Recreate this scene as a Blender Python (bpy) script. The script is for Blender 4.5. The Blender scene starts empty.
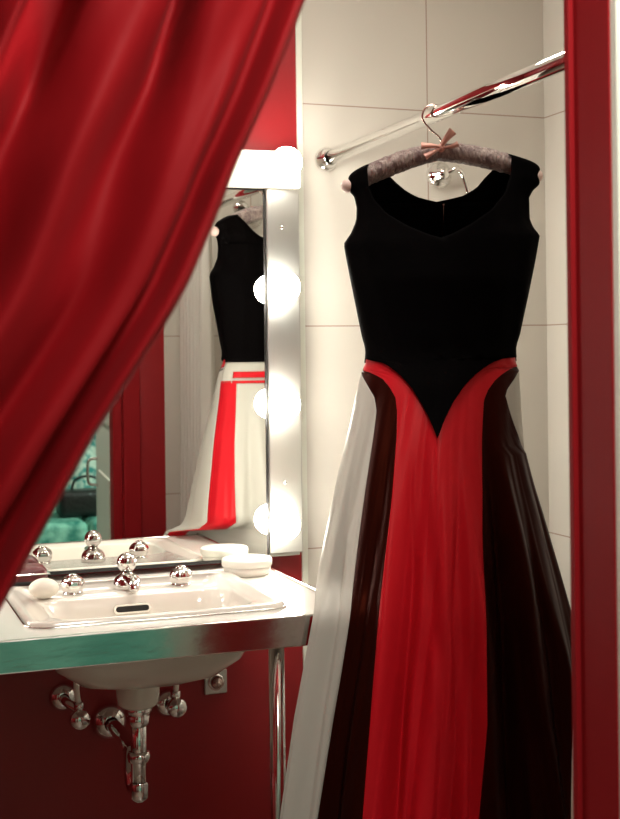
import bpy, bmesh, math, random
from mathutils import Vector, Matrix
random.seed(4)
C = bpy.context.scene.collection
sc = bpy.context.scene
PI = math.pi

# ------------------------------------------------------------------ camera
FPX = 1285.0; TH = math.radians(20.2); RHO = 0.0122; HY = 355.0; EYE = 1.40
CAM = Vector((0, -3.0, EYE))
FW = Vector((math.sin(TH), math.cos(TH), 0)); RT = Vector((math.cos(TH), -math.sin(TH), 0)); UP = Vector((0, 0, 1))
cd = bpy.data.cameras.new('camera'); cam = bpy.data.objects.new('camera', cd); C.objects.link(cam)
cr = RT * math.cos(RHO) - UP * math.sin(RHO); cu = UP * math.cos(RHO) + RT * math.sin(RHO)
M3 = Matrix((cr, cu, -FW)).transposed()
cam.matrix_world = Matrix.Translation(CAM) @ M3.to_4x4()
cd.sensor_width = 36; cd.sensor_fit = 'AUTO'; cd.lens = FPX / 819 * 36
cd.shift_y = (HY - 409.5) / 819
cd.dof.use_dof = True; cd.dof.focus_distance = 2.7; cd.dof.aperture_fstop = 6.3
sc.camera = cam

# ------------------------------------------------------------------ world, lights, exposure
w = bpy.data.worlds.new('world'); sc.world = w; w.use_nodes = True
w.node_tree.nodes['Background'].inputs[0].default_value = (0.9, 1.0, 0.95, 1)
w.node_tree.nodes['Background'].inputs[1].default_value = 0.1
def area(name, loc, target, size, power, col=(1, .95, .86), sy=None):
    l = bpy.data.lights.new(name, 'AREA'); l.energy = power; l.size = size; l.color = col
    if sy: l.shape = 'RECTANGLE'; l.size_y = sy
    o = bpy.data.objects.new(name, l); C.objects.link(o); o.location = loc
    o.rotation_euler = (Vector(target) - Vector(loc)).to_track_quat('-Z', 'Y').to_euler(); return o
area('room_lamp', (0.64, -2.50, 2.5), (0.42, -1.2, 1.0), 0.20, 25, (1, .95, .87))
area('bathroom_lamp', (0.95, -0.85, 2.56), (0.95, -0.85, 0), 0.35, 10, (1, .96, .86))
area('sofa_fill', (2.3, -2.3, 2.0), (.9, -3.9, 0.5), 0.7, 38, (.7, 1, .9))  # added fill light to brighten the teal sofa; no window stands here
BULB_STRENGTH = 68.0
sc.view_settings.view_transform = 'Standard'; sc.view_settings.look = 'None'
sc.view_settings.gamma = 1; sc.view_settings.use_curve_mapping = False
sc.view_settings.exposure = 0.0

# ------------------------------------------------------------------ helpers
def ray(px, py):
    u = px - 310; v = HY - py
    u0 = u * math.cos(RHO) + v * math.sin(RHO); v0 = -u * math.sin(RHO) + v * math.cos(RHO)
    return FW + RT * (u0 / FPX) + UP * (v0 / FPX)
def aty(px, py, y): d = ray(px, py); return CAM + d * ((y - CAM.y) / d.y)
def atz(px, py, z): d = ray(px, py); return CAM + d * ((z - CAM.z) / d.z)
def interp(tab, x):
    if x <= tab[0][0]: return tab[0][1]
    for (a, b), (c, d) in zip(tab, tab[1:]):
        if x <= c: return b + (d - b) * (x - a) / (c - a)
    (a, b), (c, d) = tab[-2:]
    return d + (d - b) / (c - a) * (x - c)          # extrapolate below the frame
def smooth(tab, x):
    if x <= tab[0][0]: return tab[0][1]
    if x >= tab[-1][0]: return tab[-1][1]
    for (a, b), (c, d) in zip(tab, tab[1:]):
        if x <= c:
            t = (x - a) / (c - a); t = t * t * (3 - 2 * t); return b + (d - b) * t
def sstep(a, b, x): t = max(0, min(1, (x - a) / (b - a))); return t * t * (3 - 2 * t)

def mat(name, col, rough=.5, metal=0, spec=.5, coat=0, sheen=0, sheencol=None, bump=None, emit=None, noise=None, extra=None):
    m = bpy.data.materials.new(name); m.use_nodes = True; nt = m.node_tree; b = nt.nodes['Principled BSDF']
    b.inputs['Base Color'].default_value = (*col, 1); b.inputs['Roughness'].default_value = rough
    b.inputs['Metallic'].default_value = metal; b.inputs['Specular IOR Level'].default_value = spec
    b.inputs['Coat Weight'].default_value = coat
    b.inputs['Sheen Weight'].default_value = sheen
    if sheencol: b.inputs['Sheen Tint'].default_value = (*sheencol, 1)
    if emit: b.inputs['Emission Color'].default_value = (*emit[0], 1); b.inputs['Emission Strength'].default_value = emit[1]
    tc = nt.nodes.new('ShaderNodeTexCoord')
    if noise:                                        # (scale, second colour, contrast low, high)
        n = nt.nodes.new('ShaderNodeTexNoise'); n.inputs['Scale'].default_value = noise[0]; n.inputs['Detail'].default_value = 5
        r = nt.nodes.new('ShaderNodeValToRGB'); r.color_ramp.elements[0].position = noise[2]; r.color_ramp.elements[1].position = noise[3]
        r.color_ramp.elements[0].color = (*col, 1); r.color_ramp.elements[1].color = (*noise[1], 1)
        nt.links.new(tc.outputs['Object'], n.inputs[0]); nt.links.new(n.outputs[0], r.inputs[0]); nt.links.new(r.outputs[0], b.inputs['Base Color'])
    if bump:                                         # (scale, strength, stretch)
        n = nt.nodes.new('ShaderNodeTexNoise'); n.inputs['Scale'].default_value = bump[0]; n.inputs['Detail'].default_value = 4
        mp = nt.nodes.new('ShaderNodeMapping'); mp.inputs['Scale'].default_value = bump[2] if len(bump) > 2 else (1, 1, 1)
        bp = nt.nodes.new('ShaderNodeBump'); bp.inputs['Strength'].default_value = bump[1]; bp.inputs['Distance'].default_value = .01
        nt.links.new(tc.outputs['Object'], mp.inputs[0]); nt.links.new(mp.outputs[0], n.inputs[0])
        nt.links.new(n.outputs[0], bp.inputs['Height']); nt.links.new(bp.outputs[0], b.inputs['Normal'])
    return m

RED_WALL = mat('red_paint', (.30, .010, .014), .38, bump=(60, .05), noise=(3, (.26, .008, .012), .4, .7))
RED_WOOD = mat('red_gloss_wood', (.26, .009, .012), .55, spec=.08, bump=(30, .05, (1, 1, .1)))
WHITE = mat('white_paint', (.74, .76, .66), .4, bump=(80, .03))
PALE = mat('pale_wall', (.55, .60, .52), .7, bump=(50, .05))
CEIL = mat('ceiling_paint', (.75, .72, .66), .8, bump=(70, .05))
FLOOR = mat('floor_stone', (.30, .24, .19), .35, noise=(6, (.22, .17, .13), .35, .7))
CHROME = mat('chrome', (.86, .85, .83), .06, 1, bump=(40, .01))
STEEL = mat('polished_steel', (.72, .71, .68), .12, 1, bump=(30, .06, (.3, 1, 1)))
BRUSH = mat('brushed_aluminium', (.66, .66, .62), .38, 1, bump=(90, .04, (1, 1, .05)))
MIRROR = mat('mirror_silver', (.83, .84, .81), .0, 1)
CERAMIC = mat('white_ceramic', (.78, .73, .66), .12, coat=.4, bump=(8, .01))
COUNTER = mat('white_enamel', (.78, .76, .70), .16, coat=.3, bump=(20, .01))
PLASTIC = mat('white_plastic', (.82, .78, .70), .35, bump=(60, .02))
SOAP = mat('soap', (.86, .80, .70), .45, bump=(25, .06))
BLACK = mat('black_rubber', (.01, .008, .008), .5, bump=(60, .05))
SLOT = mat('dark_hole', (.004, .003, .003), .6, bump=(60, .02))
BULB = mat('lit_bulb_glass', (1, .97, .9), .3, emit=((1, .955, .85), BULB_STRENGTH), bump=(10, .0))
VELVET = mat('black_velvet', (.0010, .0006, .0007), .8, spec=.03, sheen=.003, sheencol=(.6, .3, .25), bump=(120, .1))
LINING = mat('dark_lining', (.012, .004, .003), .45, spec=.2, bump=(30, .2))
RSATIN = mat('red_satin', (.47, .007, .014), .42, spec=.32, sheen=.0, sheencol=(1, .2, .2), bump=(5, .15, (1.6, 1.6, .3)))
DSATIN = mat('dark_brown_satin', (.015, .0022, .0012), .42, spec=.16, sheen=.0, sheencol=(1, .22, .12), bump=(5, .15, (1.6, 1.6, .25)))
RSATIN.node_tree.nodes['Principled BSDF'].inputs['Specular Tint'].default_value = (1, .42, .38, 1)
DSATIN.node_tree.nodes['Principled BSDF'].inputs['Specular Tint'].default_value = (1, .16, .08, 1)
WSATIN = mat('white_satin', (.46, .44, .39), .45, spec=.35, sheen=.0, bump=(5, .15, (1.6, 1.6, .25)))
CURTAIN = mat('red_curtain_cloth', (.235, .003, .006), .6, spec=.12, sheen=.05, sheencol=(1, .15, .15), bump=(14, .25, (1, 1, .4)))
SHOWER = mat('white_shower_curtain', (.68, .66, .60), .5, bump=(10, .1))
PAD = mat('mauve_pad', (.20, .135, .13), .5, sheen=.1, bump=(70, 1.0, (3, 3, .4)), noise=(60, (.36, .28, .25), .4, .62))
PINK = mat('pink_ribbon', (.72, .36, .29), .45, sheen=.2, bump=(60, .1))
PADEND = mat('pale_pad_end', (.70, .52, .47), .5, bump=(50, .2))
WIRE = mat('dark_chrome', (.55, .42, .38), .18, 1, bump=(60, .02))
TEAL = mat('teal_mottled_fabric', (.02, .22, .17), .7, noise=(16, (.30, .66, .52), .38, .66), bump=(60, .3))
TEALCLOTH = mat('teal_white_cloth', (.05, .30, .28), .7, noise=(22, (.75, .82, .72), .42, .56), bump=(40, .3))
LEATHER = mat('black_leather', (.012, .010, .010), .35, bump=(60, .3))
DRED = mat('dark_red_leather', (.10, .006, .008), .35, bump=(50, .2))
RUG = mat('grey_green_carpet', (.25, .27, .22), .9, bump=(150, .4))

# tile material: thin joints at the photographed spacing
def tile_mat(name, axis, x0, step, z0, dz, col=(.60, .565, .50)):
    m = mat(name, col, .22, coat=.1); nt = m.node_tree; b = nt.nodes['Principled BSDF']
    ge = nt.nodes.new('ShaderNodeNewGeometry'); sp = nt.nodes.new('ShaderNodeSeparateXYZ'); nt.links.new(ge.outputs['Position'], sp.inputs[0])
    def math_(op, a, bv, cv=None):
        n = nt.nodes.new('ShaderNodeMath'); n.operation = op
        for i, v in enumerate((a, bv, cv)):
            if v is None: continue
            if isinstance(v, (int, float)): n.inputs[i].default_value = v
            else: nt.links.new(v, n.inputs[i])
        return n.outputs[0]
    def line(out, o0, st):
        f = math_('SUBTRACT', out, o0); f = math_('DIVIDE', f, st); r = math_('ROUND', f, 0); d = math_('SUBTRACT', f, r)
        d = math_('ABSOLUTE', d, 0); d = math_('MULTIPLY', d, st); return math_('LESS_THAN', d, .0016)
    l = math_('MAXIMUM', line(sp.outputs[axis], x0, step), line(sp.outputs[2], z0, dz))
    mx = nt.nodes.new('ShaderNodeMix'); mx.data_type = 'RGBA'; nt.links.new(l, mx.inputs[0])
    mx.inputs[6].default_value = (*col, 1); mx.inputs[7].default_value = (.36, .27, .22, 1)
    nt.links.new(mx.outputs[2], b.inputs['Base Color'])
    return m
TILE = tile_mat('pale_tile_back', 0, 1.434, .60, 1.472, .553)
TILE2 = tile_mat('pale_tile_side', 1, -.45, .60, 1.472, .553)

def link(name, bm, m, parent=None, sm=True, mods=()):
    me = bpy.data.meshes.new(name); bmesh.ops.recalc_face_normals(bm, faces=bm.faces); bm.to_mesh(me); bm.free()
    me.materials.append(m)
    for p in me.polygons: p.use_smooth = sm
    o = bpy.data.objects.new(name, me); C.objects.link(o)
    if parent is not None:
        o.parent = parent; o.matrix_parent_inverse = Matrix.Translation(parent.location).inverted()
    for k, v in mods:
        d = o.modifiers.new(k, k)
        for a, b in v.items(): setattr(d, a, b)
    return o
def thing(name, label, cat, loc=(0, 0, 0), group=None):
    o = bpy.data.objects.new(name, None); C.objects.link(o); o.location = loc; o.empty_display_size = .05
    o['label'] = label; o['category'] = cat
    if group: o['group'] = group
    return o
def tag(o, label, cat, group=None):
    o['label'] = label; o['category'] = cat
    if group: o['group'] = group
    return o
def struct(o): o['kind'] = 'structure'; return o

def bm_box(bm, x0, x1, y0, y1, z0, z1, bev=0, seg=2):
    r = bmesh.ops.create_cube(bm, size=1); vs = r['verts']
    for v in vs: v.co = Vector(((x0 + x1) / 2 + v.co.x * (x1 - x0), (y0 + y1) / 2 + v.co.y * (y1 - y0), (z0 + z1) / 2 + v.co.z * (z1 - z0)))
    if bev: bmesh.ops.bevel(bm, geom=list({e for v in vs for e in v.link_edges}), offset=bev, segments=seg, profile=.5, affect='EDGES')
    return bm
def box(name, m, x0, x1, y0, y1, z0, z1, parent=None, bev=0, seg=2):
    bm = bmesh.new(); bm_box(bm, x0, x1, y0, y1, z0, z1, bev, seg); o = link(name, bm, m, parent, sm=False)
    return o
def bm_lathe(bm, prof, loc, axis=(0, 0, 1), n=40):
    q = Vector((0, 0, 1)).rotation_difference(Vector(axis).normalized()); rings = []
    for r, h in prof:
        if r < 1e-6: rings.append([bm.verts.new(Vector(loc) + q @ Vector((0, 0, h)))]); continue
        rings.append([bm.verts.new(Vector(loc) + q @ Vector((r * math.cos(2 * PI * i / n), r * math.sin(2 * PI * i / n), h))) for i in range(n)])
    for A, B in zip(rings, rings[1:]):
        if len(A) == 1 and len(B) == 1: continue
        for i in range(n):
            j = (i + 1) % n
            if len(A) == 1: bm.faces.new((A[0], B[i], B[j]))
            elif len(B) == 1: bm.faces.new((A[i], A[j], B[0]))
            else: bm.faces.new((A[i], A[j], B[j], B[i]))
    return bm
def lathe(name, m, prof, loc, axis=(0, 0, 1), parent=None, n=40):
    bm = bmesh.new(); bm_lathe(bm, prof, loc, axis, n); return link(name, bm, m, parent)
def catmull(pts, k=8):
    P = [Vector(p) for p in pts]; out = []
    for i in range(len(P) - 1):
        a = P[max(i - 1, 0)]; b = P[i]; c = P[i + 1]; d = P[min(i + 2, len(P) - 1)]
        for j in range(k):
            t = j / k; out.append(.5 * ((2 * b) + (c - a) * t + (2 * a - 5 * b + 4 * c - d) * t * t + (3 * b - a - 3 * c + d) * t ** 3))
    out.append(P[-1]); return out
def bm_tube(bm, pts, r, n=16, k=8, curve=True, cap=True):
    P = catmull(pts, k) if curve else [Vector(p) for p in pts]; rings = []
    up = Vector((0, 0, 1)); T0 = (P[1] - P[0]).normalized()
    if abs(T0.dot(up)) > .9: up = Vector((1, 0, 0))
    N = (up - T0 * up.dot(T0)).normalized()
    for i, p in enumerate(P):
        T = (P[min(i + 1, len(P) - 1)] - P[max(i - 1, 0)]).normalized(); N = (N - T * N.dot(T)).normalized(); B = T.cross(N)
        rr = r(i / (len(P) - 1)) if callable(r) else r
        rings.append([bm.verts.new(p + (N * math.cos(2 * PI * j / n) + B * math.sin(2 * PI * j / n)) * rr) for j in range(n)])
    for A, B in zip(rings, rings[1:]):
        for j in range(n): bm.faces.new((A[j], A[(j + 1) % n], B[(j + 1) % n], B[j]))
    if cap: bm.faces.new(rings[0]); bm.faces.new(rings[-1][::-1])
    return bm
def tube(name, m, pts, r, parent=None, n=16, k=8, curve=True):
    bm = bmesh.new(); bm_tube(bm, pts, r, n, k, curve); return link(name, bm, m, parent)
def grid(bm, rows, closed=False):
    vs = [[bm.verts.new(p) for p in r] for r in rows]
    for A, B in zip(vs, vs[1:]):
        for j in range(len(A) - (0 if closed else 1)):
            k = (j + 1) % len(A)
            try: bm.faces.new((A[j], A[k], B[k], B[j]))
            except ValueError: pass
    return vs

# ------------------------------------------------------------------ the rooms
H = 2.60
struct(box('wall_back', RED_WALL, -1.2, 1.075, 0, .12, 0, H))
struct(box('wall_tiled_back', TILE, 1.09, 1.90, 0, .12, 0, H))
struct(box('trim_1', WHITE, 1.075, 1.09, -.006, .12, 0, H))
struct(box('wall_right', TILE2, 1.778, 1.90, -1.53, 0, 0, H))
struct(box('wall_left', RED_WALL, -1.32, -1.2, -1.53, .12, 0, H))
FY0, FY1 = -1.640, -1.530
struct(box('wall_front', RED_WALL, .925, 1.075, FY0 + .004, FY1, 0, H))
struct(box('wall_tiled_front', tile_mat('pale_tile_front', 0, 1.40, .6, 1.472, .553), 1.075, 1.90, FY0 + .004, FY1, 0, H))
struct(box('wall_front_left', RED_WALL, -2.4, -.58, FY0 + .004, FY1, 0, H))
struct(box('wall_over_doorway', RED_WALL, -.58, .925, FY0 + .004, FY1, 2.10, H))
bm = bmesh.new(); bm_box(bm, .900, .925, FY0 + .003, -1.556, 0, 2.10, .0015); bm_box(bm, .893, .925, -1.556, -1.544, 0, 2.10, .0015)
struct(link('trim_2', bm, RED_WOOD, sm=False))
struct(box('trim_6', WHITE, .9025, .99, FY0 - .010, FY0 + .004, 0, 2.15, bev=.001))
struct(box('trim_3', RED_WOOD, -.58, -.555, FY0, -1.528, 0, 2.10, bev=.003))
struct(box('trim_4', RED_WOOD, -.58, .925, FY0, -1.528, 2.07, 2.10, bev=.003))
struct(box('trim_5', RED_WOOD, .925, .985, FY1, -1.515, 0, 2.15, bev=.004))   # inner casing seen in the mirror
struct(box('floor', FLOOR, -2.4, 2.6, -4.7, .12, -.1, 0))
struct(box('ceiling', CEIL, -2.4, 2.6, -4.7, .12, H, H + .1))
struct(box('wall_outer_back', PALE, -2.4, 2.6, -4.7, -4.6, 0, H))
struct(box('wall_outer_left', PALE, -2.5, -2.4, -4.7, FY0, 0, H))
struct(box('wall_outer_right', PALE, 2.5, 2.6, -4.7, FY0, 0, H))
struct(box('wall_outer_front', PALE, 1.9, 2.5, FY0, FY1, 0, H))
struct(box('baseboard_back', WHITE, -1.2, 1.07, -.012, 0, 0, .08, bev=.003))

# open white door (hinged on the right jamb, swung into the outer room)
hx, hy = .94, -1.665; ang = math.radians(6.0); ux = Vector((math.sin(ang), -math.cos(ang), 0)); nx = Vector((-math.cos(ang), -math.sin(ang), 0))
dr = bpy.data.objects.new('door_1', None); C.objects.link(dr); dr.location = (hx, hy, 0); dr['kind'] = 'structure'
def door_box(name, m, u0, u1, w0, w1, z0, z1, bev=.003):
    bm = bmesh.new(); bm_box(bm, u0, u1, w0, w1, z0, z1, bev)
    for v in bm.verts: p = Vector((hx, hy, 0)) + ux * v.co.x + nx * v.co.y; v.co = Vector((p.x, p.y, v.co.z))
    return link(name, bm, m, dr, sm=False)
door_box('door_leaf', WHITE, 0, .76, -.02, .02, .01, 2.05)
door_box('door_panel', WHITE, .13, .60, .018, .026, 1.15, 1.9); door_box('door_panel', WHITE, .13, .60, .018, .026, .2, .95)
bm = bmesh.new(); P = lambda u, wv, z: Vector((hx, hy, 0)) + ux * u + nx * wv + Vector((0, 0, z))
bm_tube(bm, [P(.68, .015, .88), P(.68, .05, .885), P(.68, .06, .905), P(.68, .06, .965), P(.68, .05, .985), P(.68, .015, .99)], .006)
link('door_handle', bm, STEEL, dr)

# ------------------------------------------------------------------ shower rod, fittings, shower curtain
RX, RZ = 1.152, EYE + .488
t = thing('curtain_rod', 'shiny chrome rod running from the tiled wall towards the viewer, carrying the gown', 'rod', (RX, 0, RZ))
tube('rod', CHROME, [(RX, -.01, RZ), (RX, -1.52, RZ)], .0160, t, n=32, curve=False)
for y, s in ((0, -1), (-1.53, 1)):
    lathe('flange', CHROME, [(0, .0), (.030, 0), (.031, .006), (.026, .014), (.020, .018), (.0195, .034), (.0165, .036)], (RX, y, RZ), (0, s, 0), t)
p = aty(438, 175, 0)
t = thing('shower_fitting', 'small chrome water pipe with round plate on the tiles behind the hanger', 'shower arm', p)
lathe('wall_plate', CHROME, [(0, 0), (.034, 0), (.036, .008), (.030, .018), (.018, .024), (.016, .040), (.0, .046)], p, (0, -1, 0), t)
q = aty(462, 172, -.03); q2 = aty(468, 193, -.03)
tube('pipe', CHROME, [p + Vector((.01, -.035, -.0)), p + Vector((.03, -.045, .012)), q + Vector((-.01, 0, .006)), q + Vector((.003, 0, -.012)), q2], .0068, t)
t = thing('overhead_shower', 'small chrome shower head on the front wall, seen only in the mirror above the gown', 'shower head', (1.36, -1.53, 1.93))
lathe('wall_plate', CHROME, [(0, 0), (.028, 0), (.026, .010), (.012, .014)], (1.36, -1.53, 1.93), (0, 1, 0), t)
tube('arm', CHROME, [(1.36, -1.53, 1.93), (1.36, -1.49, 1.935), (1.36, -1.45, 1.925), (1.36, -1.42, 1.90)], .009, t)
lathe('spray_head', CHROME, [(.010, .0), (.013, .02), (.034, .040), (.036, .052), (.0, .056)], (1.36, -1.425, 1.905), (0, .6, -.8), t)
t = thing('shower_curtain', 'white shower curtain bunched on the chrome rod, seen in the mirror left of the gown', 'shower curtain', (RX, -1.3, 0))
bm = bmesh.new(); rows = []
for i in range(31):
    z = RZ - .03 - (RZ - .12) * i / 30; r = []
    for j in range(121):
        s = j / 120; am = .022 + .022 * i / 30
        r.append(Vector((RX - .008 + am * math.sin(s * 2 * PI * 7 + .4 * math.sin(i * .2)), -1.49 + .30 * s + .006 * math.sin(s * 40 + i * .3), z)))
    rows.append(r)
grid(bm, rows); link('drape', bm, SHOWER, t, mods=[('SOLIDIFY', dict(thickness=.0015))])
for k in range(7):
    bm = bmesh.new(); yy = -1.47 + .042 * k
    pts = [(RX + .021 * math.cos(a), yy, RZ - .006 + .024 * math.sin(a)) for a in [2 * PI * i / 20 for i in range(21)]]
    bm_tube(bm, pts, .0022, 8, curve=False, cap=False); link('ring', bm, CHROME, t)

# ------------------------------------------------------------------ lit mirror
MY = -.064
MX0, MX1 = .06, aty(266.5, 370, MY).x; MZB, MZT = aty(160, 566.5, MY).z, aty(262, 189, MY).z; SX = aty(301, 350, MY - .01).x
t = thing('lighted_mirror', 'wall mirror in a pale metal frame with round lit bulbs beside the sink', 'mirror', (.52, 0, MZB))
box('cabinet_back', BRUSH, MX0 - .08, SX - .004, MY + .004, -.001, MZB + .004, MZT + .05, t)
box('mirror_glass', MIRROR, MX0 + .002, MX1 - .004, MY, MY + .006, MZB + .006, MZT - .004, t)
bm = bmesh.new()
for b in ((MX0, MX1, MY - .0015, MY + .004, MZT - .003, MZT), (MX1 - .004, MX1, MY - .0015, MY + .004, MZB + .004, MZT), (MX0, MX1, MY - .003, MY + .008, MZB - .002, MZB + .005)): bm_box(bm, *b)
link('edge_trim', bm, BLACK, t, sm=False)
box('light_panel', PLASTIC, MX0 - .09, SX, MY - .024, -.001, MZT + .001, aty(275, 151, MY - .02).z, t, bev=.004)['label'] = 'white panel above the glass'
box('light_strip', BRUSH, MX1 + .0015, SX, MY - .010, -.001, MZB + .012, MZT + .001, t, bev=.003)
box('light_strip', BRUSH, MX0 - .09, MX0 - .0015, MY - .010, -.001, MZB + .012, MZT + .001, t, bev=.003)
def bulb(x, z, y0):
    bm = bmesh.new(); r = .037; pr = [(.013, .0)] + [(r * math.sin(a), .012 + r - r * math.cos(a) * 1.0) for a in [.38 + (PI - .38) * i / 14 for i in range(15)]]
    pr[-1] = (0, pr[-1][1]); bm_lathe(bm, pr, (x, y0, z), (0, -1, 0), 32); o = link('bulb', bm, BULB, t)
    lathe('socket', PLASTIC, [(0, 0), (.020, 0), (.020, .006), (.0135, .008), (.013, .012)], (x, y0 + .002, z), (0, -1, 0), o, n=28)
for py in (163, 287, 405, 525):
    z = aty(285, py, MY - .06).z
    for x in (aty(285, py, MY - .06).x, MX0 - .045): bulb(x, z, MY - .009 if py > 170 else MY - .022)
for py in (228, 482):
    lathe('screw', CHROME, [(.0045, 0), (.0045, .002), (.003, .0035), (0, .004)], (SX - .045, MY - .010, aty(285, py, MY).z), (0, -1, 0), t, n=16)

# ------------------------------------------------------------------ counter with basin
CZ = EYE - .505; CX0, CX1, CYF = -.55, .948, -.655
t = thing('vanity_counter', 'white sink counter with a shiny steel front edge and chrome leg', 'counter', (.3, -.3, 0))
# basin opening in the counter
def outline(x0, x1, y0, y1, r, n=8):
    pts = []
    for cx, cy, a0 in ((x1 - r, y1 - r, 0), (x0 + r, y1 - r, 90), (x0 + r, y0 + r, 180), (x1 - r, y0 + r, 270)):
        for i in range(n + 1):
            a = math.radians(a0 + 90 * i / n); pts.append((cx + r * math.cos(a), cy + r * math.sin(a)))
    return pts
SX0, SX1, SY0, SY1 = .330, .842, -.580, -.150          # rim outside
hole = outline(SX0 + .02, SX1 - .02, SY0 + .02, SY1 - .02, .03)
bm = bmesh.new()
n = len(hole); A = []
def outer_pt(x, y):                                    # project outwards on to the slab's rectangle
    cx, cy = (SX0 + SX1) / 2, (SY0 + SY1) / 2; dx, dy = x - cx, y - cy
    ks = []
    if dx > 1e-6: ks.append((CX1 - cx) / dx)
    if dx < -1e-6: ks.append((CX0 - cx) / dx)
    if dy > 1e-6: ks.append((-.002 - cy) / dy)
    if dy < -1e-6: ks.append((CYF + .003 - cy) / dy)
    k = min(ks); return cx + dx * k, cy + dy * k
import itertools
corners = [(CX1, -.002), (CX0, -.002), (CX0, CYF + .003), (CX1, CYF + .003)]
cx, cy = (SX0 + SX1) / 2, (SY0 + SY1) / 2
loop = [(math.atan2(y - cy, x - cx), (x, y)) for x, y in hole]
for c in corners:                                      # add the slab corners as rays of their own
    a = math.atan2(c[1] - cy, c[0] - cx)
    best = min(range(n), key=lambda i: abs(math.atan2(math.sin(loop[i][0] - a), math.cos(loop[i][0] - a))))
    loop[best] = (loop[best][0], loop[best][1], c)
vin = []; vout = []; vin2 = []; vout2 = []
for e in loop:
    x, y = e[1]; o_ = e[2] if len(e) > 2 else outer_pt(x, y)
    vin.append(bm.verts.new((x, y, CZ))); vout.append(bm.verts.new((*o_, CZ)))
    vin2.append(bm.verts.new((x, y, CZ - .03))); vout2.append(bm.verts.new((*o_, CZ - .03)))
for i in range(n):
    j = (i + 1) % n
    bm.faces.new((vin[i], vout[i], vout[j], vin[j])); bm.faces.new((vin2[i], vin2[j], vout2[j], vout2[i]))
    bm.faces.new((vin[i], vin[j], vin2[j], vin2[i])); bm.faces.new((vout[i], vout2[i], vout2[j], vout[j]))
link('countertop', bm, COUNTER, t, sm=False)
bm = bmesh.new(); bm_box(bm, CX0, CX1 + .006, CYF - .006, CYF + .003, CZ - .058, CZ + .002, .0025, 2)
bm_box(bm, CX1, CX1 + .006, CYF, -.002, CZ - .058, CZ + .006, .002, 2)
link('steel_edge', bm, STEEL, t, sm=False)
for lx, ly in ((aty(277, 700, -.632).x, -.632), (CX0 + .05, -.632)):
    tube('leg', CHROME, [(lx, ly, 0), (lx, ly, CZ - .03)], .0155, t, n=28, curve=False)

t = thing('washbasin', 'white ceramic rectangular washbasin set into the counter', 'washbasin', (.59, -.3, CZ - .2))
bm = bmesh.new(); rows = []
BX0, BX1, BY0, BY1 = .385, .785, -.545, -.325          # bowl opening
def ringz(x0, x1, y0, y1, r, z): return [Vector((x, y, z)) for x, y in outline(x0, x1, y0, y1, r, 8)]
rows += [ringz(SX0, SX1, SY0, SY1, .045, CZ + .001), ringz(SX0 + .001, SX1 - .001, SY0 + .001, SY1 - .001, .045, CZ + .008), ringz(SX0 + .006, SX1 - .006, SY0 + .006, SY1 - .006, .042, CZ + .012),
         ringz(SX0 + .018, SX1 - .018, SY0 + .018, SY1 - .018, .036, CZ + .009), ringz(SX0 + .028, SX1 - .028, SY0 + .020, SY1 - .012, .034, CZ + .006),
         ringz(BX0 - .006, BX1 + .006, BY0 - .004, BY1 + .006, .06, CZ + .006), ringz(BX0, BX1, BY0, BY1, .06, CZ + .001),
         ringz(BX0 + .010, BX1 - .010, BY0 + .006, BY1 - .006, .07, CZ - .03), ringz(BX0 + .03, BX1 - .03, BY0 + .02, BY1 - .015, .09, CZ - .085),
         ringz(BX0 + .07, BX1 - .07, BY0 + .04, BY1 - .03, .07, CZ - .12), ringz(BX0 + .12, BX1 - .12, BY0 + .07, BY1 - .06, .04, CZ - .135), ringz(.565, .605, -.455, -.415, .0199, CZ - .138)]
v = grid(bm, rows, True); bm.faces.new(v[-1])
link('bowl', bm, CERAMIC, t)
bm = bmesh.new(); q1 = outline(SX0 - .004, SX1 + .004, SY0 - .004, SY1 + .004, .048, 8)
bm_tube(bm, [(x, y, CZ + .0015) for x, y in q1 + q1[:1]], .0025, 8, curve=False, cap=False); link('rim_trim', bm, STEEL, t)
bm = bmesh.new(); rows = [ringz(SX0 + .03, SX1 - .03, SY0 + .03, SY1 - .03, .05, CZ - .004), ringz(BX0 - .02, BX1 + .02, BY0 - .01, BY1 + .02, .08, CZ - .05),
    ringz(BX0 + .01, BX1 - .01, BY0 + .01, BY1 - .01, .08, CZ - .11), ringz(BX0 + .06, BX1 - .06, BY0 + .05, BY1 - .04, .05, CZ - .145), ringz(BX0 + .13, BX1 - .13, BY0 + .08, BY1 - .08, .03, CZ - .16)]
v = grid(bm, rows, True); bm.faces.new(v[-1]); link('bowl_underside', bm, CERAMIC, t)
# overflow slot on the bowl's back wall
pp = aty(132, 608, -.331)
bm = bmesh.new()
def slot(bm, w, h, y0, y1):
    r = h / 2; prof = [(pp.x + w / 2 - r + r * math.cos(a), pp.z + r * math.sin(a)) for a in [-PI / 2 + PI * i / 8 for i in range(9)]] + [(pp.x - w / 2 + r + r * math.cos(a), pp.z + r * math.sin(a)) for a in [PI / 2 + PI * i / 8 for i in range(9)]]
    grid(bm, [[Vector((x, y0, z)) for x, z in prof], [Vector((x, y1, z)) for x, z in prof]], True); bm.faces.new([v for v in bm.verts][-len(prof):])
slot(bm, .080, .020, -.322, -.3375); link('overflow_rim', bm, CHROME, t, sm=False)
bm = bmesh.new(); slot(bm, .070, .012, -.324, -.3385); link('overflow_slot', bm, SLOT, t, sm=False)
lathe('drain', CHROME, [(.022, 0), (.020, .003), (.014, .002), (0, .004)], (.585, -.435, CZ - .139), parent=t)

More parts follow.
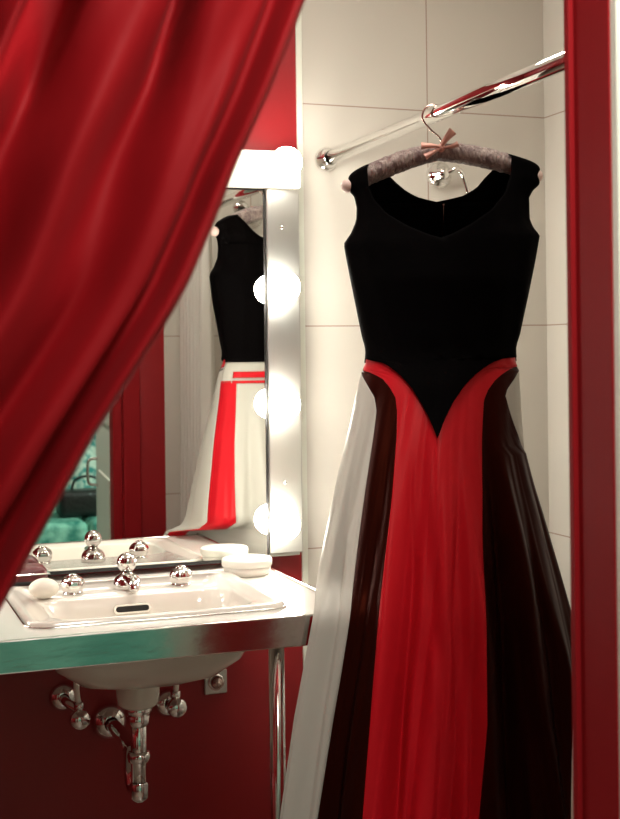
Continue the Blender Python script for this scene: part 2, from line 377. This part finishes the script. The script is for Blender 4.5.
# taps: chrome domes with ball tops
def tap_handle(px, py, label):
    p = atz(px, py, CZ + .007)
    t = thing('tap_handle', label, 'tap handle', p, 'round chrome tap handles on the basin')
    lathe('base', CHROME, [(0, 0), (.021, 0), (.021, .003), (.018, .006)], p, parent=t)
    bm = bmesh.new(); rows = []
    for i in range(17):                                 # lobed ball
        a = -.9 + (PI / 2 + .9) * i / 16; rr = .0245 * math.cos(a) if i < 16 else .0001; zz = .0195 + .0215 * math.sin(a)
        rows.append([p + Vector((rr * (1 + .04 * math.cos(6 * b)) * math.cos(b), rr * (1 + .04 * math.cos(6 * b)) * math.sin(b), zz)) for b in [2 * PI * j / 48 for j in range(48)]])
    grid(bm, rows, True); link('grip', bm, CHROME, t)
    lathe('cap', CHROME, [(.009, -.001), (.009, .0015), (.006, .0025), (0, .003)], p + Vector((0, 0, .0405)), parent=t, n=20)
tap_handle(73, 594, 'chrome dome tap handle left of the spout, beside the white soap')
tap_handle(181, 585, 'chrome dome tap handle right of the spout, towards the round pots')
p = atz(127, 588, CZ + .007)
t = thing('faucet', 'chrome faucet with ball knob in the middle of the basin back', 'faucet', p)
lathe('body', CHROME, [(0, 0), (.0285, 0), (.030, .004), (.0295, .012), (.027, .020), (.022, .027), (.014, .031), (.011, .036)], p, parent=t)
bm = bmesh.new(); bm_tube(bm, [p + Vector((0, -.005, .020)), p + Vector((0, -.035, .022)), p + Vector((0, -.065, .018)), p + Vector((0, -.075, .006))], lambda s: .015 - .005 * s, 20); link('spout', bm, CHROME, t)
r = .0215; lathe('knob', CHROME, [(0, 0)] + [(r * math.sin(a), r - r * math.cos(a)) for a in [PI * i / 16 for i in range(1, 16)]] + [(0, 2 * r)], p + Vector((0, 0, .034)), parent=t, n=32)

# soap, pots, bag
p = atz(44, 598, CZ + .009)
bm = bmesh.new(); bmesh.ops.create_uvsphere(bm, u_segments=32, v_segments=18, radius=1)
for v in bm.verts:
    v.co = Vector((v.co.x * .031, v.co.y * .025, v.co.z * .021)) + p + Vector((0, 0, .020))
tag(link('soap_bar', bm, SOAP), 'white oval bar of soap on the basin rim at the left', 'soap')
p = atz(247, 574, CZ)
t = thing('cosmetic_pot', 'low round white lidded pot on the counter beside the mirror', 'pot', (p.x, p.y, CZ))
q = (p.x, p.y, CZ + .0005)
lathe('pot_body', PLASTIC, [(0, 0), (.050, 0), (.054, .003), (.056, .020), (.054, .021)], q, parent=t, n=14)
lathe('lid', PLASTIC, [(.0575, .0205), (.0585, .0225), (.0585, .034), (.056, .037), (.02, .0385), (0, .0385)], q, parent=t, n=48)
p = atz(31, 578, CZ)
t = thing('toiletry_bag', 'dark red and black toiletry bag at the counter back, beside the curtain', 'bag', (p.x - .02, -.10, CZ))
xc = atz(22, 578, CZ).x
bm = bmesh.new(); bm_box(bm, xc - .07, xc + .035, -.165, -.085, CZ + .0005, CZ + .050, .016, 4); link('bag_body', bm, DRED, t)
box('zip_band', BLACK, xc - .068, xc + .0365, -.1665, -.0835, CZ + .012, CZ + .020, t, bev=.002)
box('zip_teeth', CHROME, xc - .04, xc + .0385, -.167, -.083, CZ + .033, CZ + .036, t, bev=.001)

# ------------------------------------------------------------------ plumbing under the basin
pc = aty(138, 690, -.400); DX, DY = pc.x, -.400
zz = lambda py, y=-.400, px=138: aty(px, py, y).z
t = thing('drain_trap', 'chrome drain trap with white cup under the washbasin', 'drain pipe', (DX, DY, zz(800)))
lathe('waste_cup', CERAMIC, [(0, zz(668)), (.046, zz(668)), (.044, zz(695)), (.041, zz(703)), (.034, zz(706)), (0, zz(706))], (DX, DY, 0), parent=t)
lathe('slip_nut', CHROME, [(.0, zz(706)), (.028, zz(706)), (.028, zz(712)), (.018, zz(713)), (.024, zz(716)), (.024, zz(722)), (.018, zz(726))], (DX, DY, 0), parent=t, n=8)
tube('pipe', CHROME, [(DX, DY, zz(707)), (DX, DY, zz(785))], .0165, t, n=28, curve=False)
lathe('collar', CHROME, [(.017, -.012), (.022, -.010), (.024, 0), (.022, .008), (.017, .010)], (DX, DY, zz(756)), parent=t)
lathe('bottle_cap', CHROME, [(.0165, zz(782)), (.019, zz(784)), (.019, zz(797)), (.012, zz(801)), (0, zz(802))], (DX, DY, 0), parent=t)
pf = aty(110, 722, -.01)
tube('outlet_pipe', CHROME, [(pf.x, -.01, pf.z), (pf.x, -.09, pf.z), tuple(aty(115, 727, -.14)), tuple(aty(124, 738, -.22)), tuple(aty(130, 752, -.32)), tuple(aty(131, 770, -.36)), tuple(aty(133, 786, -.375)), (DX, DY, zz(791))], .015, t, n=20)
lathe('wall_flange', CHROME, [(0, 0), (.042, 0), (.043, .006), (.036, .020), (.024, .030), (.017, .032)], (pf.x, 0, pf.z), (0, -1, 0), t)
def valve(fx, fy, vx, vy, hx_, label):
    f = aty(fx, fy, -.0); v_ = aty(vx, vy, -.075)
    t = thing('angle_valve', label, 'valve', (f.x, 0, f.z), 'chrome angle valves under the basin')
    lathe('wall_flange', CHROME, [(0, 0), (.032, 0), (.032, .005), (.022, .016), (.012, .018)], f, (0, -1, 0), t)
    tube('stem', CHROME, [f, Vector((f.x, -.05, f.z)), Vector((v_.x, -.075, v_.z + .02))], .010, t)
    lathe('valve_knob', CHROME, [(0, 0), (.018, 0), (.023, .006), (.024, .020), (.020, .028), (0, .030)], v_ + Vector((0, .005, 0)), (0, -1, .1), t, n=12)
    lathe('nut', CHROME, [(.011, 0), (.013, .002), (.013, .016), (.008, .018)], v_ + Vector((0, 0, .022)), parent=t, n=6)
    top = aty(hx_, 660, -.14)
    tube('supply_hose', PLASTIC, [v_ + Vector((0, 0, .035)), v_ * .5 + top * .5 + Vector((.0, .02, .01)), Vector((top.x, top.y, CZ - .035))], .0065, t)
valve(63, 697, 79, 719, 77, 'chrome angle valve on the red wall, left of the drain trap')
valve(168, 703, 176, 707, 182, 'chrome angle valve on the red wall, right of the drain trap')
p = aty(215, 681, 0)
t = thing('wall_socket', 'small square metal socket plate with dark knob on the red wall', 'socket', p)
box('plate', BRUSH, p.x - .028, p.x + .028, -.010, 0, p.z - .029, p.z + .029, t, bev=.003)
lathe('knob', WIRE, [(0, 0), (.015, 0), (.015, .010), (.010, .018), (0, .019)], p + Vector((0, -.010, 0)), (0, -1, 0), t, n=24)
bm = bmesh.new(); bm_lathe(bm, [(.016, 0), (.020, .001), (.020, .003), (.016, .004)], p + Vector((0, -.0095, 0)), (0, -1, 0), 28); link('ring', bm, CHROME, t)

# ------------------------------------------------------------------ the gown
HOOK = Vector((RX, -.62, 0)); T0 = (HOOK - CAM).dot(FW); A0 = (HOOK - CAM).dot(RT); MID = 437
def D(px, row, b=0): return CAM + ray(px, row) * (T0 - b)
def local(a, b, z): return Vector((HOOK.x, HOOK.y, z)) + RT * a - FW * b
Lt = [(160, 350), (180, 350), (190, 356), (205, 358.5), (220, 358), (232, 353), (243, 345.5), (260, 348.5), (300, 356.5), (340, 364.5), (360, 368)]
Rt = [(160, 538), (178, 537.5), (186, 531), (196, 527), (220, 527.5), (229, 531), (237, 537.5), (260, 533.5), (300, 525.5), (340, 517), (358, 513)]
SkL = [(352, 367), (362, 366), (372, 361.5), (385, 358), (400, 355), (420, 351), (473, 338), (540, 324), (600, 313), (693, 294), (819, 274), (1010, 252)]
SkR = [(352, 514), (362, 515), (372, 518.5), (385, 519), (400, 520), (420, 521), (446, 523), (480, 531.5), (515, 542), (590, 563), (640, 577), (700, 588), (819, 604), (1010, 626)]
hB = [(158, .028), (175, .032), (200, .045), (243, .068), (280, .078), (320, .066), (360, .060), (440, .072)]
hS = [(352, .058), (362, .062), (385, .078), (440, .105), (600, .175), (819, .235), (1010, .275)]
def row_z(row): return D(MID, row).z
def lat(px, row, b): return (D(px, row, b) - HOOK - Vector((0, 0, 0))).dot(RT)
def ring_pt(row, Lp, Rp, h, phi, amp=0, off=0):
    """phi = pi at the left side, pi/2 front, 0 right, -pi/2 back"""
    aL = lat(Lp, row, 0); aR = lat(Rp, row, 0); mid = (aL + aR) / 2; hf = (aR - aL) / 2
    c, s = math.cos(phi), math.sin(phi)
    s2 = math.copysign(abs(s) ** .85, s)
    return mid + hf * c, h * s2
def phi_of(row, px, Lp, Rp, h):
    lo, hi = 0.0, PI
    def f(phi):
        a, b = ring_pt(row, Lp, Rp, h, phi); return 310 + FPX * (a + A0) / (T0 - b) + (-(HY - row) * RHO)
    for _ in range(40):
        m = (lo + hi) / 2
        if f(m) > px: lo = m
        else: hi = m
    return (lo + hi) / 2
def bod_pt(row, phi, grow=0):
    p = bod_pt0(row, phi, grow)
    if row > 335:
        k = sstep(335, 354, row); p = p.lerp(sk_pt(row, phi, grow + .005), k)
    return p
def bod_pt0(row, phi, grow=0):
    h = interp(hB, row) + grow; a, b = ring_pt(row, interp(Lt, row) if row < 360 else interp(SkL, row), interp(Rt, row) if row < 358 else interp(SkR, row), h, phi)
    # soft vertical wrinkles
    b += .0016 * math.sin(phi * 13 + row * .03) * (1 if math.sin(phi) > 0 else -1)
    p = local(a, b, row_z(row) - RHO * a * 0); p.z += -RHO * 0
    if grow: p += (local(a, b, 0) - local(0, 0, 0)).normalized() * grow
    return p
def phis(row, px, g=0):
    if row > 352: return phi_of(row, px, interp(SkL, row), interp(SkR, row), interp(hS, row) + .006)
    h = interp(hB, row) + g
    L_ = interp(Lt, row) if row < 360 else interp(SkL, row); R_ = interp(Rt, row) if row < 358 else interp(SkR, row)
    return phi_of(row, px, L_, R_, h)
CTR = [CX1 + .016, CYF - .020]
def notch(p):
    """cloth is pushed in front of / beside the counter corner, keeping its layers in order"""
    k = sstep(.940, .900, p.z)
    if k <= 0: return p
    m_ = .07; yl = CTR[1] - m_
    if p.y > yl:
        d = p - CAM; y2 = yl + m_ * (1 - math.exp(-(p.y - yl) / m_)); f = (y2 - CAM.y) / d.y
        if CAM.x + d.x * f < CTR[0]:
            q = CAM + d * f; q.z = p.z; return p.lerp(q, k)
    return p
def folds(phi, row):
    t = sstep(360, 760, row)
    dr = (row - 360) / 460
    sh = lambda v: math.copysign(abs(v) ** 1.0, v) if v > 0 else -abs(v) ** 2.2 * 1.25
    f = (.45 * math.sin(9 * phi + 1.1 * dr + .5) + .34 * sh(math.sin(17 * phi - 1.9 * dr + 1.3 * math.sin(row * .006))) + .14 * math.sin(27 * phi + 2.2 * dr + 2) + .04 * math.sin(41 * phi + math.sin(row * .01) * 2))
    return f
# long creases (-) and ridges (+) of the hanging cloth: width, depth, then the line's run down the skirt
CREASES = [(5, -.013, [(440, 441), (560, 434), (700, 414), (819, 399), (1012, 380)]), (4, -.010, [(470, 458), (600, 449), (720, 452), (819, 444), (1012, 436)]),
    (4.5, -.011, [(430, 409), (560, 408), (680, 396), (819, 385), (1012, 362)]), (6, .010, [(560, 425), (700, 432), (819, 424), (1012, 410)]), (4, -.009, [(540, 472), (700, 466), (819, 461), (1012, 448)]),
    (6, .019, [(440, 500), (520, 509), (580, 518), (693, 535), (819, 561), (1012, 600)]), (7, -.014, [(450, 491), (600, 505), (819, 528), (1012, 550)]), (7, -.012, [(500, 524), (693, 552), (819, 580), (1012, 612)]),
    (4, .008, [(430, 384), (560, 374), (693, 352), (819, 336), (1012, 312)]), (4, -.008, [(480, 350), (600, 330), (693, 313), (819, 294), (1012, 268)])]
def crease(row, px):
    f = 0
    for wd, dp, tab in CREASES:
        k = sstep(tab[0][0], tab[0][0] + 130, row)
        if k > 0: f += dp * k * math.exp(-abs((px - interp(tab, row)) / (wd * (.7 + .6 * k))) ** 1.6)
    return f
def sk_pt(row, phi, grow=0):
    h = interp(hS, row); L_, R_ = interp(SkL, row), interp(SkR, row)
    a, b = ring_pt(row, L_, R_, h, phi)
    am = .0018 + .062 * sstep(366, 900, row) ** .75
    s = math.sin(phi)
    fo = am * folds(phi, row) * (.25 + .75 * abs(s))
    gx = grow
    if s > 0: fo += crease(row, 310 + FPX * (a + A0) / (T0 - b)) * min(1, s * 2.5)
    aL, aR = lat(L_, row, 0), lat(R_, row, 0); mid = (aL + aR) / 2
    n = Vector((math.cos(phi) * h, s * (aR - aL) / 2)); n.normalize()
    a2, b2 = a + n.x * (fo * abs(s) + gx * (.3 + .7 * abs(s))), b + n.y * (fo + gx)
    return notch(local(a2, b2, row_z(row)))
def sphi(row, px): return phi_of(row, px, interp(SkL, row), interp(SkR, row), interp(hS, row))
gown = thing('evening_gown', 'long gown with black bodice and red, dark brown and white skirt on the hanger', 'dress', (RX, -.62, .05))
bm = bmesh.new(); G = .003
NL = [(160, 368), (187, 370), (200, 375), (215, 388), (228, 408), (237, 428), (241, 441)]
NR = [(160, 510), (177, 509), (195, 504), (213, 490), (227, 470), (237, 452), (241, 441)]
BL = [(160, 378), (168, 387), (180, 400), (188, 410), (194, 422), (199, 441)]
BR = [(160, 502), (168, 496), (176, 488), (186, 480), (194, 466), (199, 441)]
VLt = [(358, 366), (359.5, 374), (361, 382), (366, 391), (374, 401), (385, 411), (400, 421), (415, 429), (434, 437)]
VRt = [(356, 515), (357.5, 506), (360, 497), (366, 486), (374, 475), (385, 464), (400, 453), (415, 445), (434, 437.6)]
N = 40
# front below neckline
rows = []
for r in [241 + (358 - 241) * i / 26 for i in range(27)] + [359 + (434 - 359) * (i / 24) for i in range(25)]:
    if r <= 358: a0_, a1_ = PI, 0; am_ = phis(r, 441, G)
    else: a0_, a1_ = phis(r, interp(VLt, r), G), phis(r, interp(VRt, r), G); am_ = (a0_ + a1_) / 2
    rows.append([bod_pt(r, a0_ + (am_ - a0_) * j / 20 if j <= 20 else am_ + (a1_ - am_) * (j - 20) / 20, G) for j in range(N + 1)])
grid(bm, rows)
# front straps
for side in (0, 1):
    rows = []
    top = 167 if side == 0 else 158.5
    for i in range(25):
        r = top + (241 - top) * i / 24
        if side == 0:                                       # slanted shoulder: outer edge starts lower
            ph0, ph1 = PI, phis(r, interp(NL, r), G)
        else: ph0, ph1 = phis(r, interp(NR, r), G), 0
        row = []
        for j in range(21):
            s = j / 20; p = bod_pt(r, ph0 + (ph1 - ph0) * s, G)
            o_ = (1 - s) if side == 0 else s                # outer fraction
            p.z -= .030 * o_ * (1 - i / 24) ** 2.5
            row.append(p)
        rows.append(row)
    grid(bm, rows)
# back, with shallow neckline
rows = []
for r in [199 + (362 - 199) * i / 34 for i in range(35)]:
    am_ = -phis(r, 441, G)
    rows.append([bod_pt(r, -PI + (am_ + PI) * j / 20 if j <= 20 else am_ - am_ * (j - 20) / 20, G) for j in range(N + 1)])
grid(bm, rows)
for side in (0, 1):
    rows = []; top = 161 if side == 0 else 154
    for i in range(17):
        r = top + (199 - top) * i / 16
        if side == 0: ph0, ph1 = -PI, -phis(r, interp(BL, r), G)
        else: ph0, ph1 = -phis(r, interp(BR, r), G), 0
        row = []
        for j in range(21):
            s = j / 20; p = bod_pt(r, ph0 + (ph1 - ph0) * s, G); o_ = (1 - s) if side == 0 else s
            p.z -= .036 * o_ * (1 - min(1, (r - top) / (241 - top))) ** 2.5
            row.append(p)
        rows.append(row)
    grid(bm, rows)
# shoulder tops join front and back
for side in (0, 1):
    top = 167 if side == 0 else 158.5; tb = top - 6 if side == 0 else top - 4.5; rf = []; rb = []; rm = []
    for j in range(21):
        s = j / 20; o_ = (1 - s) if side == 0 else s
        if side == 0: pf_, pb_ = PI + (phis(top, interp(NL, top), G) - PI) * s, -PI + (-phis(tb, interp(BL, tb), G) + PI) * s
        else: pf_, pb_ = phis(top, interp(NR, top), G) * (1 - s), -phis(tb, interp(BR, tb), G) * (1 - s)
        a = bod_pt(top, pf_, G); b = bod_pt(tb, pb_, G); a.z -= .030 * o_; b.z -= .036 * o_
        m = (a + b) / 2; m.z += .004; rf.append(a); rm.append(m); rb.append(b)
    grid(bm, [rf, rm, rb])
bmesh.ops.remove_doubles(bm, verts=bm.verts, dist=.0006)
bod = link('bodice', bm, VELVET, gown, mods=[('SOLIDIFY', dict(thickness=.0018, offset=0))])
bod['label'] = 'black velvet bodice'
# zip on the inside of the back
bm = bmesh.new(); za = [bod_pt(r, -PI / 2 + .04, -.002) for r in (202, 215, 230, 250, 275)]
for p in za: p += -FW * .004
bm_tube(bm, za, .0022, 8); link('zipper', bm, WIRE, bod)

ROWS = [353 + (372 - 353) * i / 8 for i in range(8)] + [372 + 3 * i for i in range(14)] + [414 + (1012 - 414) * i / 60 for i in range(61)]
BWl = [(371, 361), (373, 361.5), (376, 363), (385, 368), (395, 374), (409, 376.5), (430, 374), (500, 363.5), (600, 350), (693, 332), (819, 311), (1012, 285)]  # white | dark
RBl = [(369, 361), (370.5, 367), (373, 374), (378, 383), (386, 390), (396, 395.5), (409, 397), (430, 397), (500, 391.5), (600, 381), (693, 374), (819, 363), (1012, 348)] # dark | red
RBr = [(367, 519), (369, 512), (373, 504), (380, 495), (390, 488), (400, 484), (430, 482.5), (600, 483), (693, 482), (819, 472), (1012, 458)]
BWr = [(368, 519), (372, 518.6), (380, 514), (390, 507), (396, 505), (405, 508), (425, 514.5), (446, 522), (447, 524)]
def panel(name, m, f0, f1, rows_, n, label=None, grow=0):
    bm = bmesh.new(); R = []
    for r in rows_:
        a, b = f0(r), f1(r); R.append([sk_pt(r, a + (b - a) * j / n, grow) for j in range(n + 1)])
    grid(bm, R); o = link(name, bm, m, gown, mods=[('SOLIDIFY', dict(thickness=.0014, offset=0))])
    if label: o['label'] = label
    return o
clampL = lambda r, tab: sphi(r, max(interp(tab, r), interp(SkL, r) + .01)) if interp(tab, r) > interp(SkL, r) + .3 else PI
clampR = lambda r, tab: sphi(r, interp(tab, r)) if interp(tab, r) < interp(SkR, r) - .3 else 0.0
panel('front_panel', RSATIN, lambda r: clampL(r, RBl), lambda r: clampR(r, RBr), ROWS, 130, 'bright red satin centre panel')
rD = [r for r in ROWS if r >= 369]
panel('side_panel', DSATIN, lambda r: clampL(r, BWl), lambda r: clampL(r, RBl), rD, 36, 'dark brown satin panel at the left')
wr = lambda r: clampR(r, BWr) if r < 446 else 0.0
panel('side_panel', DSATIN, lambda r: clampR(r, RBr), wr, rD, 80, 'dark brown satin panel at the right')
# white side panels wrap to the back
bl = lambda r: -PI + (0 if r < 372 else interp([(372, 0), (400, .02), (500, .14), (640, .24), (1012, .40)], r))
br_ = lambda r: -bl(r) - PI
panel('outer_panel', WSATIN, lambda r: bl(r) + 2 * PI, lambda r: clampL(r, BWl), rD, 40, 'white satin panel at the left edge')
panel('outer_panel', WSATIN, wr, lambda r: br_(r) if r > 372 else 0, rD, 30, 'white satin panel at the right edge')
red_l = lambda r: bl(r); red_r = lambda r: -PI + interp([(365, .50), (420, .54), (640, .72), (1012, .85)], r)
panel('back_stripe', RSATIN, red_l, red_r, [r for r in ROWS if r > 386], 20, 'red satin back panel, left')
panel('back_stripe', RSATIN, lambda r: -PI - red_r(r), lambda r: -PI - red_l(r), [r for r in ROWS if r > 386], 20, 'red satin back panel, right')
panel('back_panel', WSATIN, red_r, lambda r: -PI - red_r(r), [r for r in ROWS if r > 386], 50, 'white satin back panel')
panel('back_yoke', WSATIN, lambda r: -PI, lambda r: 0, [r for r in ROWS if r <= 391], 60, 'white satin yoke at the back')
panel('belt', RSATIN, lambda r: -PI + .4, lambda r: -.4, [375 + .9 * i for i in range(10)], 60, 'narrow red belt at the back', .006)
panel('belt', RSATIN, lambda r: -PI + .4, lambda r: -PI * .62, [387 + .7 * i for i in range(6)], 30, 'narrow red edge at the back', .006)
bm = bmesh.new(); rr = [sk_pt(r, -PI / 2 + .02, .006) + Vector((.003 * math.sin(r * .3), .002, 0)) for r in (376, 390, 410, 430, 444)]
bm_tube(bm, rr, .0028, 8); link('back_tie', bm, VELVET, gown)

# ------------------------------------------------------------------ padded hanger
hg = thing('padded_hanger', 'mauve padded clothes hanger with pink bow hooked over the chrome rod', 'hanger', D(437, 150))
armL = [D(437, 153), D(415, 157), D(392, 165), D(371, 174), D(358, 182), D(351, 186)]
armR = [D(437, 153), D(458, 153.5), D(480, 157), D(505, 163), D(522, 170), D(533, 176)]
path = armL[::-1] + armR[1:]
bm = bmesh.new()
for p in path: pass
P_ = catmull(path, 16); L_n = len(P_)
def padr(s):
    d = abs(s - .5) * 2
    return (.0165 + .0055 * math.sin(PI * min(1, d * 1.15)) ** .7 - .002 * d) * (1 + .025 * math.sin(s * 210 + 2 * math.sin(s * 37)) + .02 * math.sin(s * 97)) * (1 if d < .72 else 1 - (d - .72) * 1.5)
bm_tube(bm, P_, padr, 24, curve=False); link('padding', bm, PAD, hg)
for q, s in ((armL[-1], -1), (armR[-1], 1)):
    bm = bmesh.new(); bmesh.ops.create_uvsphere(bm, u_segments=20, v_segments=12, radius=.0125)
    for v in bm.verts: v.co = Vector((v.co.x * 1.1, v.co.y, v.co.z * 1.1)) + q + RT * (.007 * s) + Vector((0, 0, .0))
    link('end_cap', bm, PADEND, hg)
rodp = Vector((RX, -.62, RZ))
hk = [D(438, 153), D(441, 146), D(440, 138)]
pts = hk + [rodp + RT * -.006 + Vector((0, 0, -.030)), rodp + RT * -.0225 + Vector((0, 0, -.008)), rodp + RT * -.019 + Vector((0, 0, .012)), rodp + RT * -.003 + Vector((0, 0, .0215)), rodp + RT * .014 + Vector((0, 0, .016)), rodp + RT * .021 + Vector((0, 0, .002))]
tube('hook', WIRE, pts, .0020, hg, n=12)
def flap(pl, wd):                                          # ribbon loop or tail as a thin tapered strip
    bm = bmesh.new(); P = catmull(pl, 8); R = []
    for i, p in enumerate(P):
        T = (P[min(i + 1, len(P) - 1)] - P[max(i - 1, 0)]).normalized(); n_ = T.cross(FW).normalized(); k = wd * (.3 + .7 * (i / (len(P) - 1)))
        R.append([p - n_ * k - FW * .002, p - FW * .006, p + n_ * k - FW * .002])
    grid(bm, R); return bm
bow = bmesh.new(); bmesh.ops.create_uvsphere(bow, u_segments=16, v_segments=10, radius=.009)
for v in bow.verts: v.co += D(441, 148, .018)
bo = link('bow_knot', bow, PINK, hg)
for pl, wd in (([D(441, 147, .02), D(446, 139, .028), D(453, 131, .026)], .0095), ([D(441, 147, .02), D(432, 146, .026), D(421, 146, .024)], .0075), ([D(441, 148, .02), D(432, 153, .024), D(425, 157, .024)], .007), ([D(441, 148, .02), D(450, 147, .026), D(458, 144, .024)], .006)):
    link('bow_loop', flap(pl, wd), PINK, bo, mods=[('SOLIDIFY', dict(thickness=.001))])

# ------------------------------------------------------------------ red doorway curtain, swept to the left
YC = -1.78
edge_px = [(303, 0), (288, 38), (270, 85), (252, 127), (233, 168), (217, 210), (199, 252), (182, 290), (164, 320), (140, 358), (114, 400), (88, 442), (60, 495), (28, 552), (0, 603)]
ez = sorted([(aty(x, y, YC).z, aty(x, y, YC).x) for x, y in edge_px])
s0 = (ez[1][1] - ez[0][1]) / (ez[1][0] - ez[0][0]); s1 = (ez[-1][1] - ez[-2][1]) / (ez[-1][0] - ez[-2][0])
ZT = 2.20; TIE = .84
ez = [(TIE, ez[0][1] + s0 * (TIE - ez[0][0]) * .9)] + ez + [(ZT, ez[-1][1] + s1 * (ZT - ez[-1][0]) * .85)]
ez = [(.02, ez[0][1] + .04), (.5, ez[0][1] + .03)] + ez
foldtab = [(0, .012), (12, .034), (28, -.022), (46, .026), (70, .034), (94, .034), (107, -.07), (124, .024), (150, .034), (178, .026), (198, .030), (208, -.13), (250, -.14), (258, .035), (285, .050), (310, .0), (345, .032), (380, -.02), (420, .03), (460, -.02), (510, .03), (560, -.02), (620, .03), (680, -.02), (740, .03), (800, -.02), (860, .03), (930, 0)]
soft = [(0, .012), (12, .034), (29, -.022), (58, .030), (75, .032), (112, -.022), (160, .036), (208, -.030), (250, .040), (300, -.035), (350, .036), (420, -.02), (480, .03), (560, -.01), (640, .03), (720, -.01), (800, .03), (930, 0)]
bm = bmesh.new(); rows = []
NZ = 90
for i in range(NZ + 1):
    z = ZT - (ZT - .02) * i / NZ
    xr = interp(ez, z); k = sstep(1.25, TIE, z) if z > TIE else 1 - .35 * sstep(TIE, .1, z)
    W = .93 * (1 - .80 * k)
    mixv = sstep(1.62, 1.80, z); r = []
    for j in range(241):
        s = j / 240; q = s * 930
        qq = q + 16 * math.sin(z * 5.2 + q * .010) * sstep(0, 90, q)
        d = smooth(foldtab, qq) * mixv + smooth(soft, qq) * (1 - mixv)
        d += .004 * math.sin(q * .11 + z * 6) + .003 * math.sin(z * 23 + q * .05)
        r.append(Vector((xr - s * W, YC - d * (1 - .35 * k) - .012 * k * math.sin(s * 50), z)))
    rows.append(r)
grid(bm, rows)
cur = thing('doorway_curtain', 'long red curtain drawn to the left across the doorway', 'curtain', (interp(ez, ZT) - .4, YC, 0))
link('drape', bm, CURTAIN, cur, mods=[('SOLIDIFY', dict(thickness=.002))])
xt = interp(ez, TIE)
bm = bmesh.new(); pts = []
for i in range(25):
    a = 2 * PI * i / 24; pts.append(Vector((xt - .093 + .115 * math.cos(a), YC - .012 + .065 * math.sin(a), TIE - .02 * math.cos(a))))
bm_tube(bm, pts, .010, 10, curve=False, cap=False); link('tieback', bm, CURTAIN, cur)
rd = thing('curtain_rail', 'dark rail above the doorway holding the red curtain', 'rail', (-.1, YC, ZT + .03))
tube('rail', WIRE, [(-.85, YC - .012, ZT + .012), (1.05, YC - .012, ZT + .012)], .012, rd, curve=False)
for x in (-.80, 1.0):
    tube('bracket', WIRE, [(x, YC - .012, ZT + .012), (x, FY0 + .004, ZT + .012)], .008, rd, curve=False)

# ------------------------------------------------------------------ outer room, seen through the mirror
sf = thing('sofa', 'teal mottled sofa in the outer room, seen in the mirror', 'sofa', (.95, -3.8, 0))
box('sofa_base', TEAL, .35, 1.95, -4.10, -3.42, .10, .34, sf, bev=.02, seg=3)
for x0 in (.45, 1.15): box('seat_cushion', TEAL, x0 + .005, x0 + .695, -4.0, -3.40, .34, .60, sf, bev=.035, seg=4)
box('sofa_back', TEAL, .35, 1.95, -4.22, -3.98, .10, .98, sf, bev=.05, seg=4)
for x0 in (.33, 1.87): box('armrest', TEAL, x0 - .07, x0 + .10, -4.15, -3.42, .10, .74, sf, bev=.04, seg=4)
for x in (.33, 1.9):
    for y in (-4.12, -3.50): lathe('leg', BLACK, [(0, 0), (.018, 0), (.025, .10), (0, .10)], (x, y, 0), parent=sf, n=16)
hb = thing('handbag', 'black handbag lying on the teal sofa, seen in the mirror', 'bag', (1.18, -3.6, .60))
bm = bmesh.new(); bm_box(bm, 1.03, 1.33, -3.72, -3.55, .602, .735, .03, 4)
link('bag_body', bm, LEATHER, hb)
tube('handle', LEATHER, [(1.10, -3.635, .72), (1.12, -3.635, .78), (1.18, -3.635, .80), (1.24, -3.635, .78), (1.26, -3.635, .72)], .007, hb)
bm = bmesh.new(); rows = []
for i in range(25):
    s = i / 24; r = []
    for j in range(31):
        u = j / 30; x = 1.02 + .52 * u + .02 * math.sin(s * 6)
        if s < .5: y = -3.945 - .003 + .012 * math.sin(u * 22 + s * 3) - .01; z = .66 + (1.015 - .66) * (s / .5); y = -3.955 + .010 * math.sin(u * 22 + s * 3)
        elif s < .7: k = (s - .5) / .2; y = -3.955 - .29 * k; z = 1.015 + .012 * math.sin(k * PI)
        else: k = (s - .7) / .3; y = -4.245 - .008 * math.sin(u * 20); z = 1.015 - .3 * k
        r.append(Vector((x, y, z)))
    rows.append(r)
grid(bm, rows); tag(link('draped_garment', bm, TEALCLOTH, mods=[('SOLIDIFY', dict(thickness=.003))]), 'teal and white patterned garment draped over the sofa back, seen in the mirror', 'garment')
